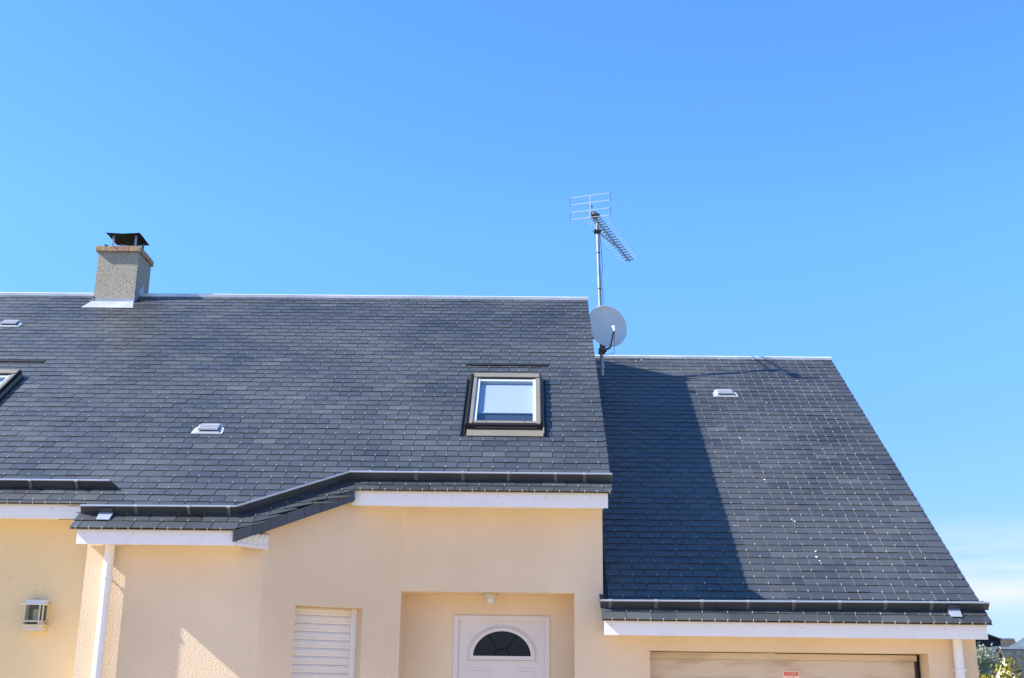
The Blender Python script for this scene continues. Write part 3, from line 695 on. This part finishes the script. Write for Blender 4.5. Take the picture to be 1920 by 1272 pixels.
# --- TV antenna
ant = tag(empty('tv_antenna', (.947, 14.85, 5.41)), 'grey mast with a long many-rod aerial above the gable end of the main roof', 'antenna')
m = MB(); mt = Vector((.899, 14.85, 7.56)); mb0 = Vector((.947, 14.85, 5.50)); m.tube(mb0, mt, .0235, .0215, n=20)
for f in (.35, .56, .80, .93): p = mb0.lerp(mt, f); q = mb0.lerp(mt, f+.006); m.tube(p, q, .0255, n=20, mi=1)
mast = m.build('mast', [M['steel'], M['plastic']], ant, smooth=True)
for z in (5.62, 6.0):
    m = MB(); t = (z-5.5)/2.06; c = mb0.lerp(mt, t); m.box(.691, c.x-.02, c.y-.015, c.y+.015, z-.012, z+.012); m.tube((c.x, c.y, z-.02), (c.x, c.y, z+.02), .034, n=16)
    m.build('wall_bracket', M['steel'], ant)
b0 = Vector((.797, 14.575, 7.60)); b1 = Vector((1.440, 16.36, 7.60)); bd = (b1-b0).normalized(); bp = Vector((bd.y, -bd.x, 0)); UP = Vector((0, 0, 1))
m = MB(); 
def bar(m, a, b, w, mi=0):
    d = (b-a).normalized(); u = d.cross(UP).normalized()*w; v = u.cross(d).normalized()*w
    m.prism([a-u-v, a+u-v, a+u+v, a-u+v], [b-u-v, b+u-v, b+u+v, b-u+v], mi)
bar(m, b0, b1+bd*.02, .0085); m.build('boom', M['steel'], ant)
m = MB(); s0_ = Vector((.905, 14.88, 7.46)); s1_ = b0 + bd*1.10 - UP*.045
bar(m, s0_, s1_, .0075); bar(m, s1_, s1_ + UP*.05, .010); bar(m, b0+bd*.30-UP*.0, s0_+UP*.02, .007); m.build('support_strut', M['steel'], ant)
m = MB(); m.tube((mt.x, mt.y, 7.43), (mt.x, mt.y, 7.47), .034, n=16); m.box(mt.x-.045, mt.x+.045, 14.80, 14.90, 7.435, 7.465); m.tube((mt.x-.06, 14.83, 7.45), (mt.x+.055, 14.83, 7.45), .006); m.build('clamp', M['plastic'], ant, bevel=.002)
for k in range(18):
    c = b0 + bd*(.20 + 1.68*(k/17)**1.08); hl = .178 - .016*k/17
    m = MB(); m.tube(c-bp*hl+UP*.011, c+bp*hl+UP*.011, .0021, n=6)
    m.prism([c-bp*.062-bd*.006+UP*.002, c+bp*.064-bd*.006+UP*.006, c+bp*.064+bd*.006+UP*.006, c-bp*.062+bd*.006+UP*.002], [c-bp*.050-bd*.006+UP*.016, c+bp*.074-bd*.006+UP*.020, c+bp*.074+bd*.006+UP*.020, c-bp*.050+bd*.006+UP*.016], 1)
    for e in (-1, 1): m.tube(c+bp*hl*e+UP*.005, c+bp*hl*e+UP*.017, .0035, n=6, mi=1)
    m.build('director', [M['alu'], M['plastic']], ant)
m = MB(); rp = b0 + Vector((-.006, -.012, 0))
zt_, zb_ = 7.60+.235, 7.60-.075
m.box(rp.x-.008, rp.x+.008, rp.y-.008, rp.y+.008, zb_-.01, zt_+.012)
zs = (zt_, zt_-.098, zt_-.205, zt_-.303)
for z in zs: c = Vector((rp.x, rp.y, z)); m.tube(c-bp*.27, c+bp*.27, .0042, n=8)
for e in (-1, 1):
    for a, b in ((0, 1), (2, 3)):
        p = Vector((rp.x, rp.y, 0)) + bp*.27*e; m.tube(p+UP*zs[a], p+UP*zs[b], .0026, n=6, mi=1)
        for q in (a, b): m.tube(p+UP*(zs[q]-.007), p+UP*(zs[q]+.007), .006, n=8, mi=1)
m.build('reflector', [M['alu'], M['plastic']], ant)
m = MB(); c = b0 + bd*.10
def obx(m, c, hx, hy, hz, mi=0):
    P = [c + bp*a*hx + bd*b*hy + UP*d*hz for d in (-1, 1) for a, b in ((-1, -1), (1, -1), (1, 1), (-1, 1))]; m.prism(P[:4], P[4:], mi)
obx(m, c + bp*.02 + UP*.005, .032, .055, .030); obx(m, c+bp*.045+bd*.05+UP*.02, .03, .03, .012); obx(m, b0+bd*.02+UP*.09+bp*.01, .008, .008, .022); m.tube(c+bp*.02-bd*.055, c+bp*.02-bd*.064, .012, mi=1)
m.build('dipole_box', [M['plastic'], M['steel']], ant, bevel=.002)
m = MB(); cb = [c-UP*.03, s0_+Vector((.02, 0, 0)), Vector((.935, 14.84, 7.35)), Vector((.950, 14.84, 7.15)), Vector((.958, 14.84, 6.95)), Vector((.948, 14.835, 6.75)), Vector((.962, 14.84, 6.6)), Vector((.962, 14.84, 6.42)), Vector((.955, 14.84, 6.3))]
m.path(cb, .0035, n=6); m.build('cable', M['plastic'], ant)

# --- satellite dish on the mast
dishe = tag(empty('satellite_dish', (.955, 14.82, 5.80)), 'round grey satellite dish with feed arm half hidden behind the slate verge', 'satellite dish')
m = MB(); dc = Vector((1.005, 14.76, 6.125)); nrm = Vector((.30, -.94, .16)).normalized(); ux = Vector((-nrm.y, nrm.x, 0)).normalized(); uy = nrm.cross(ux); 
if uy.z < 0: uy = -uy
if ux.x < 0: ux = -ux
NR, NS = 8, 48; aW, aH = .255, .285
def dp(i, j, off=0):
    r = i/NR; t = 2*math.pi*j/NS; return dc + ux*(math.cos(t)*aW*r) + uy*(math.sin(t)*aH*r) + nrm*(.055*r*r - .035 + off)
for i in range(NR):
    for j in range(NS):
        if i == 0: m.poly([dp(0, 0), dp(1, j), dp(1, j+1)]); m.poly([dp(0, 0, -.004), dp(1, j+1, -.004), dp(1, j, -.004)])
        else: m.poly([dp(i, j), dp(i+1, j), dp(i+1, j+1), dp(i, j+1)]); m.poly([dp(i, j, -.004), dp(i, j+1, -.004), dp(i+1, j+1, -.004), dp(i+1, j, -.004)])
m.build('reflector_bowl', M['dish'], dishe, smooth=True)
m = MB()
for j in range(NS): m.tube(dp(NR, j, -.004), dp(NR, j+1, -.004), .0075, n=8)
m.build('rim', M['dish'], dishe, smooth=True)
m = MB(); ab = dc - uy*(aH+.012) + nrm*.0 + ux*.02; at_ = dc - uy*.06 + nrm*.30 + ux*.02
at_ = Vector((1.075, 14.46, 6.02)); bar(m, ab, at_, .009); m.build('feed_arm', M['steel'], dishe)
m = MB(); dd_ = (dc-at_).normalized(); m.tube(at_-UP*.005, at_+dd_*.05+UP*.01, .021, .018, n=16); m.tube(at_+UP*.0, at_-UP*.045, .015, n=12); m.build('receiver', M['white'], dishe, smooth=True)
m = MB(); m.box(.90, .985, 14.78, 14.88, 5.79, 5.85); m.box(.935, 1.0, 14.70, 14.80, 5.80, 5.83); bar(m, Vector((.95, 14.80, 5.82)), dc-uy*.18-nrm*.05, .014); bar(m, Vector((.97, 14.74, 5.815)), ab, .012)
m.build('mount', M['bracket'], dishe, bevel=.003)
m = MB(); m.path([at_-UP*.045, Vector((1.08, 14.52, 5.93)), ab+Vector((.05, 0, -.02)), ab+Vector((.055, .02, -.06)), Vector((.98, 14.8, 5.76))], .003, n=6); m.build('cable', M['plastic'], dishe)
for a, b in ((-.04, -.10), (.02, -.105), (-.03, -.20), (.10, -.11)):
    m = MB(); p = dc + ux*a + uy*b + nrm*(-.035+.055*((a/aW)**2+(b/aH)**2)); m.tube(p, p+nrm*.004, .004, n=8); m.build('bolt', M['steel'], dishe)

# ================================================================= SETTING: ground
m = MB(); m.box(-2500, 2500, -2500, 2500, -1.0, -.02)
gm = mat('grass_ground', (.10, .12, .05), .9, col2=(.16, .16, .08), nscale=3, detail=8, bump=.5, bscale=20)
tag(m.build('ground', gm), None, None, kind='structure')
m = MB(); m.box(-12, 9, -6, 11.5, -.015, 0.0)
dm = mat('pale_gravel', (.60, .44, .27), .9, col2=(.54, .39, .235), nscale=30, detail=8, bump=.6, bscale=120, bdist=.01)
tag(m.build('driveway', dm), None, None, kind='structure')
m = MB(); m.box(-200, 200, -14, -7.6, -.016, -.004)
tag(m.build('road', mat('asphalt', (.06, .06, .06), .85, col2=(.08, .08, .08), nscale=40)), None, None, kind='structure')
m = MB(); m.box(-200, 200, -7.5, -6.1, -.016, .10)
tag(m.build('pavement', mat('concrete', (.32, .31, .29), .85, col2=(.27, .26, .25), nscale=5)), None, None, kind='structure')

# ================================================================= background houses
def far_house(name, label, x0, x1, yr, zr, half, ze, wallm, roofm, verge=True, hip=0.0, wz=None):
    e = tag(empty(name, ((x0+x1)/2, yr, 0)), label, 'house', 'houses beyond the garage')
    m = MB(); sl = (zr-ze)/half; hw = half-.35; zw = zr - sl*hw - .12
    pts = [(-hw, 0), (hw, 0), (hw, zw), (0, zr-.12), (-hw, zw)] if not hip else [(-hw, 0), (hw, 0), (hw, zw), (-hw, zw)]
    m.prism([(x0+.25, yr+a, b) for a, b in pts], [(x1-.25, yr+a, b) for a, b in pts]); m.build('wall', wallm, e)
    m = MB()
    if hip:
        A = [(x0, yr-half, ze), (x1, yr-half, ze), (x1, yr+half, ze), (x0, yr+half, ze)]; r0 = (x0+hip, yr, zr); r1 = (x1-hip, yr, zr)
        m.poly([A[0], A[1], r1, r0]); m.poly([A[2], A[3], r0, r1]); m.poly([A[3], A[0], r0]); m.poly([A[1], A[2], r1]); m.poly(A)
    else:
        for s in (-1, 1):
            m.prism([(x0, yr, zr-.1), (x1, yr, zr-.1), (x1, yr+s*half, ze-.1), (x0, yr+s*half, ze-.1)], [(x0, yr, zr), (x1, yr, zr), (x1, yr+s*half, ze), (x0, yr+s*half, ze)])
    rf = m.build('roof', roofm, e)
    if not hip:
        m = MB(); m.box(x0, x1, yr-.10, yr+.10, zr-.03, zr+.10); m.build('ridge_cap', M['zinc'], rf)
        m = MB()
        for s in (-1, 1): m.prism([(x0-.04, yr, zr-.16), (x0+.02, yr, zr-.16), (x0+.02, yr+s*half, ze-.16), (x0-.04, yr+s*half, ze-.16)], [(x0-.04, yr, zr+.03), (x0+.02, yr, zr+.03), (x0+.02, yr+s*half, ze+.03), (x0-.04, yr+s*half, ze+.03)])
        m.build('verge_board', M['verge'], rf)
    return e
far_house('neighbour_house', 'white gabled house with dark slate roof beyond the shrub at the right edge', 30.2, 46, 80, 4.95, 3.4, 2.35, M['fwhite'], M['froof'])
far_house('neighbour_house', 'large hipped roof of grey slate rising behind the white gabled house', 38.6, 62, 104, 9.6, 7.5, 4.0, M['fgrey'], M['froof2'], hip=7.5)
far_house('neighbour_house', 'low brown roofed house farthest back between the dark gable and the hipped roof', 30, 47.5, 122, 7.6, 5, 4.0, M['fgrey'], M['fbrown'])
# gable-fronted pieces facing the street
def gable_front(name, label, xa, xb, xp, y, zp, zb, depth, wallm, roofm):
    e = tag(empty(name, ((xa+xb)/2, y, 0)), label, 'house', 'houses beyond the garage')
    m = MB(); pts = [(xa, 0), (xb, 0), (xb, zb if not isinstance(zb, tuple) else zb[1]), (xp, zp), (xa, zb if not isinstance(zb, tuple) else zb[0])]
    m.prism([(a, y, b) for a, b in pts], [(a, y+depth, b) for a, b in pts]); m.build('wall', wallm, e)
    m = MB(); 
    for (q, zq) in ((pts[4][0], pts[4][1]), (pts[2][0], pts[2][1])):
        m.prism([(xp, y-.2, zp+.02), (q, y-.2, zq+.02), (q, y+depth+.2, zq+.02), (xp, y+depth+.2, zp+.02)], [(xp, y-.2, zp+.16), (q, y-.2, zq+.16), (q, y+depth+.2, zq+.16), (xp, y+depth+.2, zp+.16)])
    m.build('roof', roofm, e)
gable_front('neighbour_house', 'white gable coloured blue-grey for its shade, showing between the silvery tree and the white house', 27.0, 34.5, 32.45, 86, 5.22, (.85, 3.6), 5, M['fgrey'], M['froof'])
gable_front('neighbour_house', 'dark slate-clad gable just behind the silvery tree', 30.0, 34.8, 33.8, 92, 6.35, (5.4, 6.0), 3, M['fdark'], M['fdark'])

# ================================================================= trees
def crown(name, parent, c, rad, n, lsz, lmat, clumps, seed, up=.2):
    rnd = random.Random(seed); m = MB(); c = Vector(c); cl = []
    for i in range(clumps):
        d = Vector((rnd.gauss(0, 1), rnd.gauss(0, 1), rnd.gauss(0, 1))).normalized()*rnd.uniform(.35, 1.0)
        cl.append((Vector((c.x+d.x*rad[0], c.y+d.y*rad[1], c.z+d.z*rad[2])), rnd.uniform(.16, .34), d))
    for i in range(n):
        q, s, d0 = rnd.choice(cl); k = min(rad)
        p = q + Vector((rnd.gauss(0, 1), rnd.gauss(0, 1), rnd.gauss(0, 1)))*s*k*.62
        a = (d0*.8 + Vector((rnd.gauss(0, .7), rnd.gauss(0, .7), rnd.gauss(0, .7)+up))).normalized(); b = a.orthogonal().normalized(); b.rotate(Matrix.Rotation(rnd.uniform(0, 6.28), 3, a))
        l = lsz*rnd.uniform(.6, 1.25); w = l*rnd.uniform(.28, .4)
        nn = a.cross(b)
        m.poly([p, p+a*l*.5+b*w+nn*l*.06, p+a*l, p+a*l*.5-b*w+nn*l*.06], 0, rnd.random())
    return m.build(name, lmat, parent, attr=True), cl
def tree(name, label, base, c, rad, n, lsz, lmat, clumps, seed, tr):
    e = tag(empty(name, base), label, 'tree' if name.endswith('tree') else 'shrub')
    cr_, cl = crown('crown', e, c, rad, n, lsz, lmat, clumps, seed)
    m = MB(); c = Vector(c); b = Vector(base); mid = b.lerp(c, .65)
    m.tube(b, mid, tr, tr*.7, n=12); m.tube(mid, c, tr*.7, tr*.35, n=10)
    for q, s, d in cl[::3]: m.tube(mid.lerp(c, .4), q, tr*.3, tr*.08, n=6)
    m.build('trunk', M['bark'], e, smooth=True)
tree('olive_tree', 'silvery grey-green tree beside the garage corner below its fascia end', (10.1, 29, 0), (10.1, 29, 2.50), (.76, .8, .56), 8500, .055, M['olive'], 44, 3, .09)
tree('leafy_shrub', 'shrub with broad yellow-green leaves below the silvery tree at the garage corner', (8.36, 22.5, 0), (8.36, 22.5, 1.46), (.48, .50, .92), 4200, .082, M['shrub'], 70, 5, .03)
